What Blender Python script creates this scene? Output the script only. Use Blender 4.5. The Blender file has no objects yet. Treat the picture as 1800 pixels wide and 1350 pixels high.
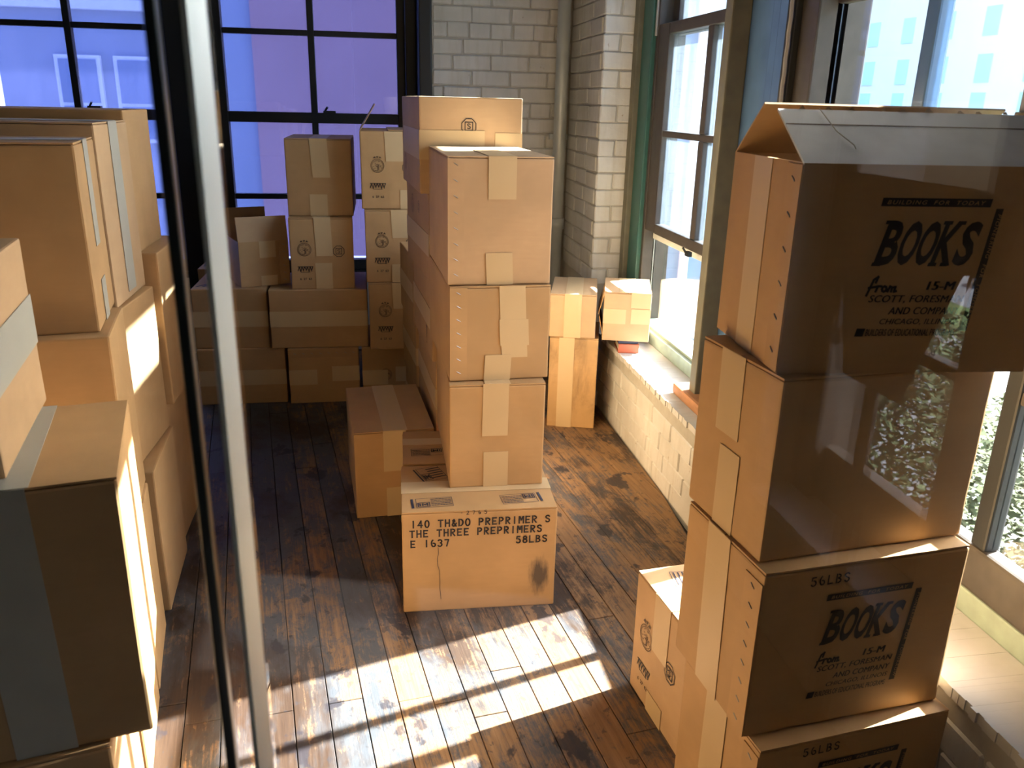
import bpy, bmesh, math, random
from mathutils import Vector, Matrix, Quaternion
random.seed(7)
sc = bpy.context.scene
COL = sc.collection
R = math.radians

# ------------------------------------------------------------------ camera
PITCH, ROLL, YAW, FPX = 0.329433, 0.0237887, 0.175124, 1452.1
CAM = Vector((0, 0, 1.5))
fw = Vector((math.sin(YAW)*math.cos(PITCH), math.cos(YAW)*math.cos(PITCH), -math.sin(PITCH)))
rt = Vector((math.cos(YAW), -math.sin(YAW), 0)); up = rt.cross(fw)
r2 = math.cos(ROLL)*rt + math.sin(ROLL)*up
u2 = -math.sin(ROLL)*rt + math.cos(ROLL)*up
cam = bpy.data.cameras.new('camera'); cam_o = bpy.data.objects.new('camera', cam); COL.objects.link(cam_o)
cam_o.matrix_world = Matrix(((r2.x, u2.x, -fw.x, CAM.x), (r2.y, u2.y, -fw.y, CAM.y), (r2.z, u2.z, -fw.z, CAM.z), (0, 0, 0, 1)))
cam.sensor_fit = 'HORIZONTAL'; cam.sensor_width = 36; cam.lens = FPX/1800*36
cam.clip_start = 0.02; cam.clip_end = 400
cam.dof.use_dof = True; cam.dof.focus_distance = 2.6; cam.dof.aperture_fstop = 7.0
sc.camera = cam_o

# ------------------------------------------------------------------ light
SUN_EL, SUN_AZ = R(36.5), R(74)          # azimuth from +Y (depth) towards +X (window wall)
sun_dir = Vector((math.cos(SUN_EL)*math.sin(SUN_AZ), math.cos(SUN_EL)*math.cos(SUN_AZ), math.sin(SUN_EL)))
sl = bpy.data.lights.new('sun', 'SUN'); sl.energy = 56; sl.angle = R(0.6); sl.color = (1, .975, .93)
so = bpy.data.objects.new('sun', sl); COL.objects.link(so)
so.rotation_euler = (-sun_dir).to_track_quat('-Z', 'Y').to_euler()
W = bpy.data.worlds.new('sky'); sc.world = W; W.use_nodes = True
nt = W.node_tree; nt.nodes.clear()
sk = nt.nodes.new('ShaderNodeTexSky'); sk.sky_type = 'NISHITA'; sk.sun_disc = False
sk.sun_elevation = SUN_EL; sk.sun_rotation = SUN_AZ; sk.air_density = 1.0; sk.dust_density = 3.5
bgn = nt.nodes.new('ShaderNodeBackground'); bgn.inputs['Strength'].default_value = 0.80
wo = nt.nodes.new('ShaderNodeOutputWorld')
nt.links.new(sk.outputs[0], bgn.inputs[0]); nt.links.new(bgn.outputs[0], wo.inputs[0])
sc.view_settings.view_transform = 'Standard'; sc.view_settings.look = 'None'
sc.view_settings.gamma = 1; sc.view_settings.use_curve_mapping = False
sc.view_settings.exposure = 0.50
sc.cycles.transparent_max_bounces = 32; sc.cycles.max_bounces = 14; sc.cycles.diffuse_bounces = 7
sc.cycles.sample_clamp_indirect = 6
def portal(x, y, z, rot, sx, sy):
    l = bpy.data.lights.new('window_portal', 'AREA'); l.shape = 'RECTANGLE'; l.size = sx; l.size_y = sy
    l.cycles.is_portal = True
    o = bpy.data.objects.new('window_portal', l); COL.objects.link(o); o.location = (x, y, z); o.rotation_euler = rot
portal(1.52, 3.50, 1.4, (0, R(90), 0), 2.0, 1.3)     # shines towards -X
portal(1.52, 1.88, 1.4, (0, R(90), 0), 2.0, 1.4)
portal(-.7, 5.3, 1.7, (R(-90), 0, 0), 2.6, 2.3)

# ------------------------------------------------------------------ materials
MATS = {}
def new_mat(name):
    m = bpy.data.materials.new(name); m.use_nodes = True; t = m.node_tree
    b = t.nodes['Principled BSDF']; MATS[name] = m
    return m, t, b
def N(t, k, **kw):
    n = t.nodes.new(k)
    for a, v in kw.items():
        if a in n.inputs: n.inputs[a].default_value = v
        else: setattr(n, a, v)
    return n
def ramp(t, src, stops):
    r = t.nodes.new('ShaderNodeValToRGB'); e = r.color_ramp.elements
    while len(e) < len(stops): e.new(.5)
    for i, (p, c) in enumerate(stops):
        e[i].position = p; e[i].color = (*c, 1) if len(c) == 3 else c
    t.links.new(src, r.inputs[0]); return r.outputs[0]
def mix(t, f, a, b, mode='MIX'):
    n = t.nodes.new('ShaderNodeMix'); n.data_type = 'RGBA'; n.blend_type = mode
    for v, s in ((f, n.inputs[0]), (a, n.inputs[6]), (b, n.inputs[7])):
        if isinstance(v, (int, float)): s.default_value = v
        elif isinstance(v, tuple): s.default_value = (*v, 1)
        else: t.links.new(v, s)
    return n.outputs[2]
def noise(t, vec, scale, detail=3, rough=.5, dist=0):
    n = N(t, 'ShaderNodeTexNoise', Scale=scale, Detail=detail, Roughness=rough, Distortion=dist)
    if vec is not None: t.links.new(vec, n.inputs['Vector'])
    return n.outputs[0]
def mapping(t, vec, scale=(1, 1, 1), rot=(0, 0, 0), loc=(0, 0, 0)):
    n = t.nodes.new('ShaderNodeMapping'); n.inputs['Scale'].default_value = scale
    n.inputs['Rotation'].default_value = rot; n.inputs['Location'].default_value = loc
    t.links.new(vec, n.inputs['Vector']); return n.outputs[0]
def bump(t, b, h, strength=.2, dist=.002):
    n = N(t, 'ShaderNodeBump', Strength=strength, Distance=dist); t.links.new(h, n.inputs['Height']); t.links.new(n.outputs[0], b.inputs['Normal'])
def math_n(t, op, a, b=None, c=None):
    n = t.nodes.new('ShaderNodeMath'); n.operation = op
    for i, v in enumerate((a, b, c)):
        if v is None: continue
        if isinstance(v, (int, float)): n.inputs[i].default_value = v
        else: t.links.new(v, n.inputs[i])
    return n.outputs[0]
def plain(name, col, rough=.6, metal=0, var=.12, scale=14):
    m, t, b = new_mat(name); tc = t.nodes.new('ShaderNodeTexCoord')
    f = noise(t, tc.outputs['Object'], scale, 4)
    c = mix(t, f, tuple(x*(1-var) for x in col), tuple(min(1, x*(1+var)) for x in col))
    t.links.new(c, b.inputs['Base Color']); b.inputs['Roughness'].default_value = rough; b.inputs['Metallic'].default_value = metal
    return m
def cardboard(name, col, stain=None):
    m, t, b = new_mat(name); tc = t.nodes.new('ShaderNodeTexCoord'); oi = t.nodes.new('ShaderNodeObjectInfo')
    P = tc.outputs['Object']
    off = t.nodes.new('ShaderNodeVectorMath'); off.operation = 'MULTIPLY_ADD'
    t.links.new(oi.outputs['Random'], off.inputs[0]); off.inputs[1].default_value = (31, 17, 23); t.links.new(P, off.inputs[2])
    V = off.outputs[0]
    blot = noise(t, V, 5, 4, .6)
    fib = noise(t, mapping(t, V, (14, 14, 110)), 1.0, 3, .6)
    lo = tuple(x*.86 for x in col); hi = tuple(min(1, x*1.12) for x in col)
    c = mix(t, ramp(t, blot, [(.3, (0, 0, 0)), (.7, (1, 1, 1))]), lo, hi)
    c = mix(t, math_n(t, 'MULTIPLY', fib, .5), c, tuple(x*.78 for x in col))
    c = mix(t, math_n(t, 'MULTIPLY', oi.outputs['Random'], .16), c, tuple(x*.7 for x in col))
    if stain == 'smudge':      # grey scuff low on the right of the front, in carton coordinates
        sub = t.nodes.new('ShaderNodeVectorMath'); sub.operation = 'SUBTRACT'; t.links.new(P, sub.inputs[0]); sub.inputs[1].default_value = (.185, -.165, .108)
        mp = mapping(t, sub.outputs[0], (26, 5, 13), (0, R(-14), 0))
        ln = t.nodes.new('ShaderNodeVectorMath'); ln.operation = 'LENGTH'; t.links.new(mp, ln.inputs[0])
        nz = noise(t, mapping(t, P, (60, 60, 14), (0, R(-14), 0)), 1.5, 5, .7)
        f = math_n(t, 'SUBTRACT', math_n(t, 'ADD', nz, .45), ln.outputs['Value'])
        f = math_n(t, 'MULTIPLY', ramp(t, f, [(.0, (0, 0, 0)), (.55, (1, 1, 1))]), .85)
        c = mix(t, f, c, (.05, .045, .045))
    if stain == 'dirty':
        nz = noise(t, mapping(t, P, (8, 8, 3.2)), 1.2, 6, .7, .6)
        c = mix(t, math_n(t, 'MULTIPLY', ramp(t, nz, [(.48, (0, 0, 0)), (.72, (1, 1, 1))]), .55), c, (.09, .05, .03))
    t.links.new(c, b.inputs['Base Color']); b.inputs['Roughness'].default_value = .62
    b.inputs['Specular IOR Level'].default_value = .3
    bump(t, b, fib, .18, .0012)
    return m
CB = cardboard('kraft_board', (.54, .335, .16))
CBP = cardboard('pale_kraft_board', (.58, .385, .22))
CBS = cardboard('scuffed_kraft_board', (.52, .32, .15), 'smudge')
CBD = cardboard('stained_kraft_board', (.54, .34, .16), 'dirty')
LINER = plain('grey_liner', (.74, .77, .82), .8, 0, .12, 30)
TAPE = plain('paper_tape', (.60, .44, .25), .42, 0, .08, 9)
TAPEG = plain('grey_paper_tape', (.42, .41, .36), .5, 0, .12, 12)
INK = plain('black_ink', (.018, .016, .02), .6)
INKB = plain('faded_ink', (.10, .06, .035), .6)
INKBLUE = plain('blue_ink', (.03, .035, .07), .6)
STEEL = plain('staple_steel', (.35, .35, .36), .35, .9)
MORTAR = plain('mortar_paint', (.36, .345, .31), .9, 0, .2, 30)

def brick_mat():
    m, t, b = new_mat('painted_brick'); g = t.nodes.new('ShaderNodeNewGeometry'); oi = t.nodes.new('ShaderNodeObjectInfo')
    P = g.outputs['Position']
    d = noise(t, P, 3.5, 5, .65); f = noise(t, P, 26, 5, .7)
    c = mix(t, ramp(t, d, [(.35, (0, 0, 0)), (.7, (1, 1, 1))]), (.45, .45, .44), (.61, .61, .60))
    c = mix(t, math_n(t, 'MULTIPLY', oi.outputs['Random'], .3), c, (.46, .44, .39))
    c = mix(t, ramp(t, f, [(.66, (0, 0, 0)), (.72, (1, 1, 1))]), c, (.25, .16, .09))
    str_ = noise(t, mapping(t, P, (20, 20, 2)), 1.5, 4, .6)
    c = mix(t, math_n(t, 'MULTIPLY', ramp(t, str_, [(.5, (0, 0, 0)), (.8, (1, 1, 1))]), .45), c, (.33, .29, .22))
    t.links.new(c, b.inputs['Base Color']); b.inputs['Roughness'].default_value = .55
    bump(t, b, f, .5, .004)
    return m
BRICK = brick_mat()
PL_A = -0.13074
def plank_mat():
    m, t, b = new_mat('worn_floor_board'); g = t.nodes.new('ShaderNodeNewGeometry'); oi = t.nodes.new('ShaderNodeObjectInfo')
    P = mapping(t, g.outputs['Position'], (1, 1, 1), (0, 0, -R(7.49)))
    off = t.nodes.new('ShaderNodeVectorMath'); off.operation = 'MULTIPLY_ADD'
    t.links.new(oi.outputs['Random'], off.inputs[0]); off.inputs[1].default_value = (3, 40, 9); t.links.new(P, off.inputs[2])
    grain = noise(t, mapping(t, off.outputs[0], (70, 3, 20)), 1.6, 6, .65, .4)
    grain2 = noise(t, mapping(t, off.outputs[0], (160, 5, 20)), 1.2, 4, .6)
    wear = noise(t, mapping(t, P, (2.1, 1.1, 1), (0, 0, 0), (5.3, 2.2, 0)), 1.35, 7, .62, .5)
    wearf = noise(t, mapping(t, P, (15, 8, 4)), 1.0, 9, .78, .5)
    blob = noise(t, mapping(t, P, (7, 5, 4), (0, 0, 0), (9, 3, 0)), 1.0, 5, .6, .2)
    w = math_n(t, 'ADD', math_n(t, 'MULTIPLY', wear, .50), math_n(t, 'ADD', math_n(t, 'MULTIPLY', wearf, .62), math_n(t, 'MULTIPLY', grain, .30)))
    w = math_n(t, 'ADD', w, math_n(t, 'MULTIPLY', math_n(t, 'SUBTRACT', oi.outputs['Random'], .5), .10))
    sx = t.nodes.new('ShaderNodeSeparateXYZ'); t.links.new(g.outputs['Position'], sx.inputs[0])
    lit_bias = t.nodes.new('ShaderNodeMapRange'); lit_bias.inputs[1].default_value = -.6; lit_bias.inputs[2].default_value = .9; lit_bias.inputs[3].default_value = -.07; lit_bias.inputs[4].default_value = .09; t.links.new(sx.outputs[0], lit_bias.inputs[0])  # paints bounced light into the wear: paler near the windows, darker at left
    w = math_n(t, 'ADD', w, lit_bias.outputs[0])
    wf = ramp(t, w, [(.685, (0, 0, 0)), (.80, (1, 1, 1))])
    worn = mix(t, grain, (.10, .045, .018), (.36, .215, .105))
    dark = mix(t, grain, (.014, .009, .008), (.07, .042, .027))
    steel = mix(t, wearf, (.035, .042, .055), (.10, .105, .115))
    c = mix(t, wf, mix(t, ramp(t, wear, [(.40, (0, 0, 0)), (.50, (1, 1, 1))]), dark, steel), worn)
    c = mix(t, math_n(t, 'MULTIPLY', ramp(t, blob, [(.60, (0, 0, 0)), (.63, (1, 1, 1))]), .85), c, (.02, .018, .024))
    spk = noise(t, mapping(t, P, (30, 22, 4), (0, 0, 0), (2, 7, 0)), 1.0, 4, .65)
    c = mix(t, math_n(t, 'MULTIPLY', ramp(t, spk, [(.60, (0, 0, 0)), (.64, (1, 1, 1))]), .6), c, (.03, .03, .036))
    c = mix(t, math_n(t, 'MULTIPLY', ramp(t, grain2, [(.6, (0, 0, 0)), (.75, (1, 1, 1))]), .5), c, (.03, .018, .012))
    t.links.new(c, b.inputs['Base Color'])
    rr = ramp(t, w, [(.55, (.42, .42, .42)), (.75, (.6, .6, .6))]); t.links.new(rr, b.inputs['Roughness'])
    b.inputs['Specular IOR Level'].default_value = .32
    bump(t, b, math_n(t, 'ADD', grain2, wf), .35, .0016)
    return m
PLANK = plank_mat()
FLOORB = plain('subfloor', (.03, .022, .018), .8)
PLASTER = plain('dark_museum_wall', (.16, .145, .13), .85)
CEIL = plain('painted_ceiling', (.42, .40, .37), .9)
BLACKW = plain('black_window_paint', (.006, .008, .010), .5)
OLIVE = plain('olive_window_paint', (.12, .115, .085), .55, 0, .45, 18)
GREEN = plain('green_window_paint', (.03, .11, .10), .45, 0, .3, 18)
PALEG = plain('weathered_green_paint', (.26, .33, .28), .6, 0, .45, 16)
SLATE = plain('slate_paint_sky_tint', (.09, .18, .36), .25, 0, .25, 9)  # paint set bluer to carry the blue sky reflection in its colour
DARKW = plain('weathered_sash_wood', (.05, .042, .036), .5, 0, .55, 26)
WHITEW = plain('white_storm_frame', (.62, .63, .60), .5)
STONE = plain('painted_stone_sill', (.50, .50, .50), .7, 0, .22, 12)
RAWW = plain('bare_brown_wood', (.36, .17, .08), .7, 0, .35, 22)
GALV = plain('galvanised_pipe', (.45, .50, .55), .45, .3, .2, 10)
CORD = plain('sash_cord', (.30, .30, .30), .8)
REDB = plain('red_book_cloth', (.48, .13, .07), .7)
BLUEB = plain('navy_book_cloth', (.03, .04, .09), .5)
PAGES = plain('book_pages', (.7, .66, .55), .9)
def edge_mat():
    m = bpy.data.materials.new('polished_glass_edge'); m.use_nodes = True; t = m.node_tree; b = t.nodes['Principled BSDF']
    b.inputs['Base Color'].default_value = (.90, .96, .95, 1); b.inputs['Roughness'].default_value = .5
    gl = t.nodes.new('ShaderNodeBsdfGlossy'); gl.inputs['Roughness'].default_value = .45; gl.inputs[0].default_value = (.95, 1, 1, 1)
    tl = t.nodes.new('ShaderNodeBsdfTranslucent'); tl.inputs[0].default_value = (.93, 1, .98, 1)
    m1 = t.nodes.new('ShaderNodeMixShader'); m1.inputs[0].default_value = .5; t.links.new(b.outputs[0], m1.inputs[1]); t.links.new(tl.outputs[0], m1.inputs[2])
    mx = t.nodes.new('ShaderNodeMixShader'); mx.inputs[0].default_value = .7; o = t.nodes['Material Output']
    t.links.new(m1.outputs[0], mx.inputs[1]); t.links.new(gl.outputs[0], mx.inputs[2]); t.links.new(mx.outputs[0], o.inputs[0])
    return m
EDGEW = edge_mat()
EDGED = plain('dark_glass_edge', (.012, .02, .022), .3)
BLOCKER = plain('blocker_cloth', (.26, .30, .38), .9)
MASK = plain('dark_mask', (.012, .012, .014), .7)
def glass(name, tint=(1, 1, 1), f0=.04, haze=None, hz=0):
    m = bpy.data.materials.new(name); m.use_nodes = True; t = m.node_tree; t.nodes.clear(); MATS[name] = m
    lw = t.nodes.new('ShaderNodeLayerWeight'); lw.inputs[0].default_value = .5
    p = math_n(t, 'POWER', lw.outputs['Facing'], 5.0)
    f = math_n(t, 'ADD', math_n(t, 'MULTIPLY', p, 1-f0), f0)
    tr = t.nodes.new('ShaderNodeBsdfTransparent'); tr.inputs[0].default_value = (*tint, 1)
    gl = t.nodes.new('ShaderNodeBsdfGlossy'); gl.inputs['Roughness'].default_value = 0; gl.inputs[0].default_value = (.95, .97, 1, 1)
    src = tr.outputs[0]
    if haze:
        df = t.nodes.new('ShaderNodeBsdfTranslucent'); df.inputs[0].default_value = (*haze, 1)
        tc = t.nodes.new('ShaderNodeTexCoord')
        nz = noise(t, mapping(t, tc.outputs['Object'], (9, 9, 1.2)), 2, 4, .6)
        mh = t.nodes.new('ShaderNodeMixShader'); t.links.new(math_n(t, 'MULTIPLY', nz, hz*2), mh.inputs[0])
        t.links.new(src, mh.inputs[1]); t.links.new(df.outputs[0], mh.inputs[2]); src = mh.outputs[0]
    mx = t.nodes.new('ShaderNodeMixShader'); o = t.nodes.new('ShaderNodeOutputMaterial')
    t.links.new(f, mx.inputs[0]); t.links.new(src, mx.inputs[1]); t.links.new(gl.outputs[0], mx.inputs[2]); t.links.new(mx.outputs[0], o.inputs[0])
    return m
G_PANEL = glass('clear_panel_glass', (.985, .995, .99), .045)
G_WIN = glass('dusty_window_glass', (.82, .90, .98), .04, (.70, .85, 1), .03)
G_CLEAR = glass('clear_window_glass', (.96, .98, .98), .04)
G_FILM = glass('dark_filmed_glass', (.86, .88, .90), .04)
G_PURPLE = glass('violet_filmed_glass', (.415, .47, .745), .04, (.5, .55, 1), .03)

# ------------------------------------------------------------------ mesh helpers
def mesh_obj(name, verts, faces, mat, parent=None, smooth=False, loc=None):
    me = bpy.data.meshes.new(name); me.from_pydata([tuple(v) for v in verts], [], faces); me.update()
    if isinstance(mat, (list, tuple)):
        for k in mat: me.materials.append(k)
    else: me.materials.append(mat)
    if smooth:
        for p in me.polygons: p.use_smooth = True
    o = bpy.data.objects.new(name, me); COL.objects.link(o)
    if parent: o.parent = parent
    if loc: o.location = loc
    return o
class MB:
    def __init__(s): s.v = []; s.f = []
    def box(s, a, b):
        x0, y0, z0 = a; x1, y1, z1 = b; n = len(s.v)
        s.v += [(x0,y0,z0),(x1,y0,z0),(x1,y1,z0),(x0,y1,z0),(x0,y0,z1),(x1,y0,z1),(x1,y1,z1),(x0,y1,z1)]
        s.f += [tuple(n+i for i in q) for q in ((3,2,1,0),(4,5,6,7),(0,1,5,4),(1,2,6,5),(2,3,7,6),(3,0,4,7))]
    def quad(s, a, b, c, d): n = len(s.v); s.v += [a, b, c, d]; s.f.append((n, n+1, n+2, n+3))
    def slab(s, q, n, t):                    # quad thickened along n
        n = Vector(n).normalized()*t; k = len(s.v)
        s.v += [tuple(Vector(p)) for p in q]+[tuple(Vector(p)+n) for p in q]
        s.f += [tuple(k+i for i in f) for f in ((3,2,1,0),(4,5,6,7),(0,1,5,4),(1,2,6,5),(2,3,7,6),(3,0,4,7))]
    def prism(s, pts, n, t):
        n = Vector(n).normalized()*t; k = len(s.v); m = len(pts)
        s.v += [tuple(p) for p in pts]+[tuple(Vector(p)+n) for p in pts]
        s.f.append(tuple(reversed(range(k, k+m)))); s.f.append(tuple(range(k+m, k+2*m)))
        s.f += [(k+i, k+(i+1) % m, k+m+(i+1) % m, k+m+i) for i in range(m)]
    def cyl(s, p0, p1, r0, r1=None, seg=16, caps=True):
        r1 = r0 if r1 is None else r1; p0 = Vector(p0); p1 = Vector(p1); a = (p1-p0).normalized()
        b = a.orthogonal().normalized(); c = a.cross(b); k = len(s.v)
        for p, r in ((p0, r0), (p1, r1)):
            for i in range(seg):
                w = 2*math.pi*i/seg; s.v.append(tuple(p+(b*math.cos(w)+c*math.sin(w))*r))
        s.f += [(k+i, k+(i+1) % seg, k+seg+(i+1) % seg, k+seg+i) for i in range(seg)]
        if caps: s.f.append(tuple(reversed(range(k, k+seg)))); s.f.append(tuple(range(k+seg, k+2*seg)))
    def build(s, name, mat, parent=None, smooth=False, loc=None): return mesh_obj(name, s.v, s.f, mat, parent, smooth, loc)
def bevel_obj(o, off=.004, seg=2):
    bm = bmesh.new(); bm.from_mesh(o.data)
    es = [e for e in bm.edges if len(e.link_faces) == 2 and e.calc_face_angle(0) > R(40)]
    bmesh.ops.bevel(bm, geom=es, offset=off, segments=seg, affect='EDGES', profile=.6)
    bm.to_mesh(o.data); bm.free()
    return o
def empty(name, loc=(0, 0, 0), rz=0):
    o = bpy.data.objects.new(name, None); COL.objects.link(o); o.location = loc; o.rotation_euler = (0, 0, rz); o.empty_display_size = .05
    return o
def tag(o, label, cat, group=None):
    o['label'] = label; o['category'] = cat
    if group: o['group'] = group
    return o
def struct(o): o['kind'] = 'structure'; return o
def part(name, a, b, mat, parent, bev=0):
    m = MB(); m.box(a, b); o = m.build(name, mat, parent)
    if bev: bevel_obj(o, bev, 2)
    return o

# ------------------------------------------------------------------ room shell
WX = 1.151                 # brick face of the window wall
SILL = .393
YB = 4.85                  # brick pier of the back wall
YW = 5.15                  # plane of the back windows
floor = struct(part('floor', (-4.2, -3.2, -.12), (1.70, 5.6, -.024), FLOORB, None))
# boards: each piece its own object
pn = Vector((math.cos(PL_A), -math.sin(PL_A), 0)); pt = Vector((math.sin(PL_A), math.cos(PL_A), 0))
for i in range(-13, 19):
    s0 = .006+.0885*i
    pos = .25-random.random()*1.3
    while pos < 5.0:
        ln = random.uniform(1.5, 2.7); e = min(pos+ln, 5.02)
        a = max(pos, .25)
        def xat(s, tt): return (pn*s+pt*tt).x
        # trim the board where it would run under the brick wall
        if e-a > .15:
            q = []
            for s_, t_ in ((s0+.0012, a), (s0+.0873, a), (s0+.0873, e-.002), (s0+.0012, e-.002)):
                p = pn*s_+pt*t_
                if p.x > WX-.006:
                    # slide back along the board until it clears the wall
                    tt = (pn.x*s_-(WX-.006))/(-pt.x) if pt.x else t_
                    t2 = max(t_, tt) if t_ < tt else t_
                    p = pn*s_+pt*min(max(t2, a), e)
                    p.x = min(p.x, WX-.006)
                q.append(p)
            if (q[1]-q[2]).length > .1 or (q[0]-q[3]).length > .1:
                zt = random.uniform(-.0012, .0008)
                m = MB(); m.slab([(p.x, p.y, -.022) for p in q], (0, 0, 1), .022+zt)
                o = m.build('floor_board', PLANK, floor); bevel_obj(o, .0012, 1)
        pos = e+.0 if e < 5.0 else 9
wall_left = struct(part('wall_left', (-4.3, -3.2, -.12), (-4.2, 5.6, 3.5), PLASTER, None))
wall_front = struct(part('wall_front', (-4.3, -3.3, -.12), (1.70, -3.2, 3.5), PLASTER, None))
ceiling = struct(part('ceiling', (-4.3, -3.3, 3.5), (1.70, 5.7, 3.6), CEIL, None))
# window wall: cores leave the openings W1 (2.6..4.16), W2 (.9..2.6) and W3 (-.92..0.42)
HEAD = 2.52; HEADB = 2.75
m = MB()
m.box((WX, .80, -.12), (1.48, 5.6, SILL-.02)); m.box((WX, -3.2, -.12), (1.48, .80, SILL-.02))
m.box((WX, -3.2, HEAD), (1.48, 5.6, 3.5))
m.box((WX, 4.162, SILL-.02), (1.48, 5.6, HEAD))
m.box((WX, -.20, SILL-.02), (1.48, .90, HEAD)); m.box((WX, -.95, 1.52), (1.48, -.20, HEAD))
m.box((WX, -3.2, SILL-.02), (1.48, -.95, HEAD))
wall_right = struct(m.build('wall_right', MORTAR))
m = MB()
m.box((.372, YB, -.12), (WX, 5.6, 3.5)); m.box((-4.2, YW+.02, -.12), (.372, 5.6, .50)); m.box((-4.2, YB+.05, HEADB), (.372, 5.6, 3.5))
m.box((-4.2, YW+.02, .5), (-2.10, 5.6, HEADB))
wall_back = struct(m.build('wall_back', MORTAR))

# bricks, one object each, laid proud of the mortar
def brick_mesh(l, h, d, seed):
    rr = random.Random(seed); bm = bmesh.new(); bmesh.ops.create_cube(bm, size=1)
    for v in bm.verts: v.co = Vector((v.co.x*l, v.co.y*d, v.co.z*h))+Vector([rr.uniform(-.003, .003), rr.uniform(-.002, .002), rr.uniform(-.003, .003)])
    bmesh.ops.bevel(bm, geom=[e for e in bm.edges], offset=.005, segments=1, affect='EDGES')
    me = bpy.data.meshes.new('brick'); bm.to_mesh(me); bm.free(); me.materials.append(BRICK)
    return me
BV = {}
def brick(l, h, d, loc, rz, parent):
    k = (round(l, 3), round(h, 3), round(d, 3))
    if k not in BV: BV[k] = [brick_mesh(l, h, d, hash(k) % 999+j) for j in range(4)]
    o = bpy.data.objects.new('brick', random.choice(BV[k])); COL.objects.link(o); o.parent = parent
    o.location = Vector(loc)+Vector([random.uniform(-.0018, .0018) for _ in range(3)]); o.rotation_euler = (random.uniform(-.008, .008), random.uniform(-.008, .008), rz+random.uniform(-.006, .006))
BP, BH = .0815, .0768
def course(a, b, off, unit=.215, gap=.006):
    out = []; x = a-off
    while x < b-.02:
        x0, x1 = max(x, a), min(x+unit, b)
        if x1-x0 > .03: out.append((x0, x1-gap))
        x += unit
    return out
row = 0; z = .60
while z < 2.40:
    zc = z+BH/2
    for x0, x1 in course(.376, WX-.004, (0, .107, .05, .16)[row % 4], .215 if row % 5 else .12):
        brick(x1-x0, BH, .03, ((x0+x1)/2, YB-(-.0085), zc), 0, wall_back)
    for y0, y1 in course(4.20 if row % 2 else 4.158, YB-.02, 0, .225):
        brick(y1-y0, BH, .03, (WX+.0085, (y0+y1)/2, zc), R(90), wall_right)
    cuts = ((WX-.006, 1.335),) if row % 2 else ((WX-.006, 1.225), (1.234, 1.335))
    for x0, x1 in cuts: brick(x1-x0, BH, .03, ((x0+x1)/2, 4.171, zc), 0, wall_right)
    z += BP; row += 1
row = 0; z = .004
while z+BH < SILL-.03:
    for y0, y1 in course(.62, 4.83, (0, .12, .06, .17, .03)[row % 5], .22):
        brick(y1-y0, BH, .03, (WX+.0085, (y0+y1)/2, z+BH/2), R(90), wall_right)
    z += .0765; row += 1
# sill slabs with a ragged front edge
def sill_slab(y0, y1, name='stone_sill'):
    m = MB(); n = int((y1-y0)/.018); rr = random.Random(3)
    for i in range(n):
        ya, yb_ = y0+(y1-y0)*i/n, y0+(y1-y0)*(i+1)/n
        m.box((WX-.012+rr.uniform(-.003, .004), ya, SILL-.024), (1.345, yb_, SILL+rr.uniform(-.0005, .0003)))
    o = m.build(name, STONE, wall_right); o['kind'] = 'stuff'; return o
sill_slab(.80, 4.155)
sill_slab(-.95, -.20)

# ---- south windows
def win_root(n): return struct(empty('window_%d' % n))
w1 = win_root(1)
part('jamb', (1.290, 4.095, SILL), (1.46, 4.157, HEAD), OLIVE, w1, .006)
part('jamb', (1.315, 3.955, SILL), (1.47, 4.095, HEAD), GREEN, w1, .006)
part('jamb_stop', (1.335, 3.925, SILL), (1.47, 3.955, HEAD), DARKW, w1, .004)
part('bottom_rail', (1.336, 2.9, SILL), (1.47, 3.955, .455), PALEG, w1, .006)
part('bottom_rail', (1.355, 2.9, .455), (1.47, 3.955, .468), PALEG, w1, .003)
# raised lower sash
part('sash_stile', (1.340, 3.79, .92), (1.385, 3.925, 1.847), DARKW, w1, .005)
part('sash_rail', (1.340, 2.80, 1.80), (1.385, 3.79, 1.847), DARKW, w1, .005)
part('sash_rail', (1.340, 2.80, .918), (1.385, 3.79, .965), DARKW, w1, .005)
part('muntin', (1.345, 2.80, 1.362), (1.385, 3.79, 1.390), DARKW, w1, .005)
part('muntin', (1.345, 3.30, .965), (1.385, 3.355, 1.362), DARKW, w1, .005)
part('muntin', (1.345, 3.30, 1.390), (1.385, 3.355, 1.80), DARKW, w1, .005)
for y0, y1 in ((3.355, 3.79), (2.80, 3.30)):
    for z0, z1 in ((.965, 1.362), (1.39, 1.80)): part('pane', (1.364, y0, z0), (1.368, y1, z1), G_WIN, w1)
# storm sash in the open half
part('storm_rail', (1.385, 2.85, .875), (1.405, 3.94, .908), WHITEW, w1, .003)
part('storm_stile', (1.385, 3.925, .468), (1.405, 3.955, .908), WHITEW, w1, .003)
part('pane', (1.392, 2.85, .468), (1.396, 3.925, .875), G_CLEAR, w1)
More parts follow.
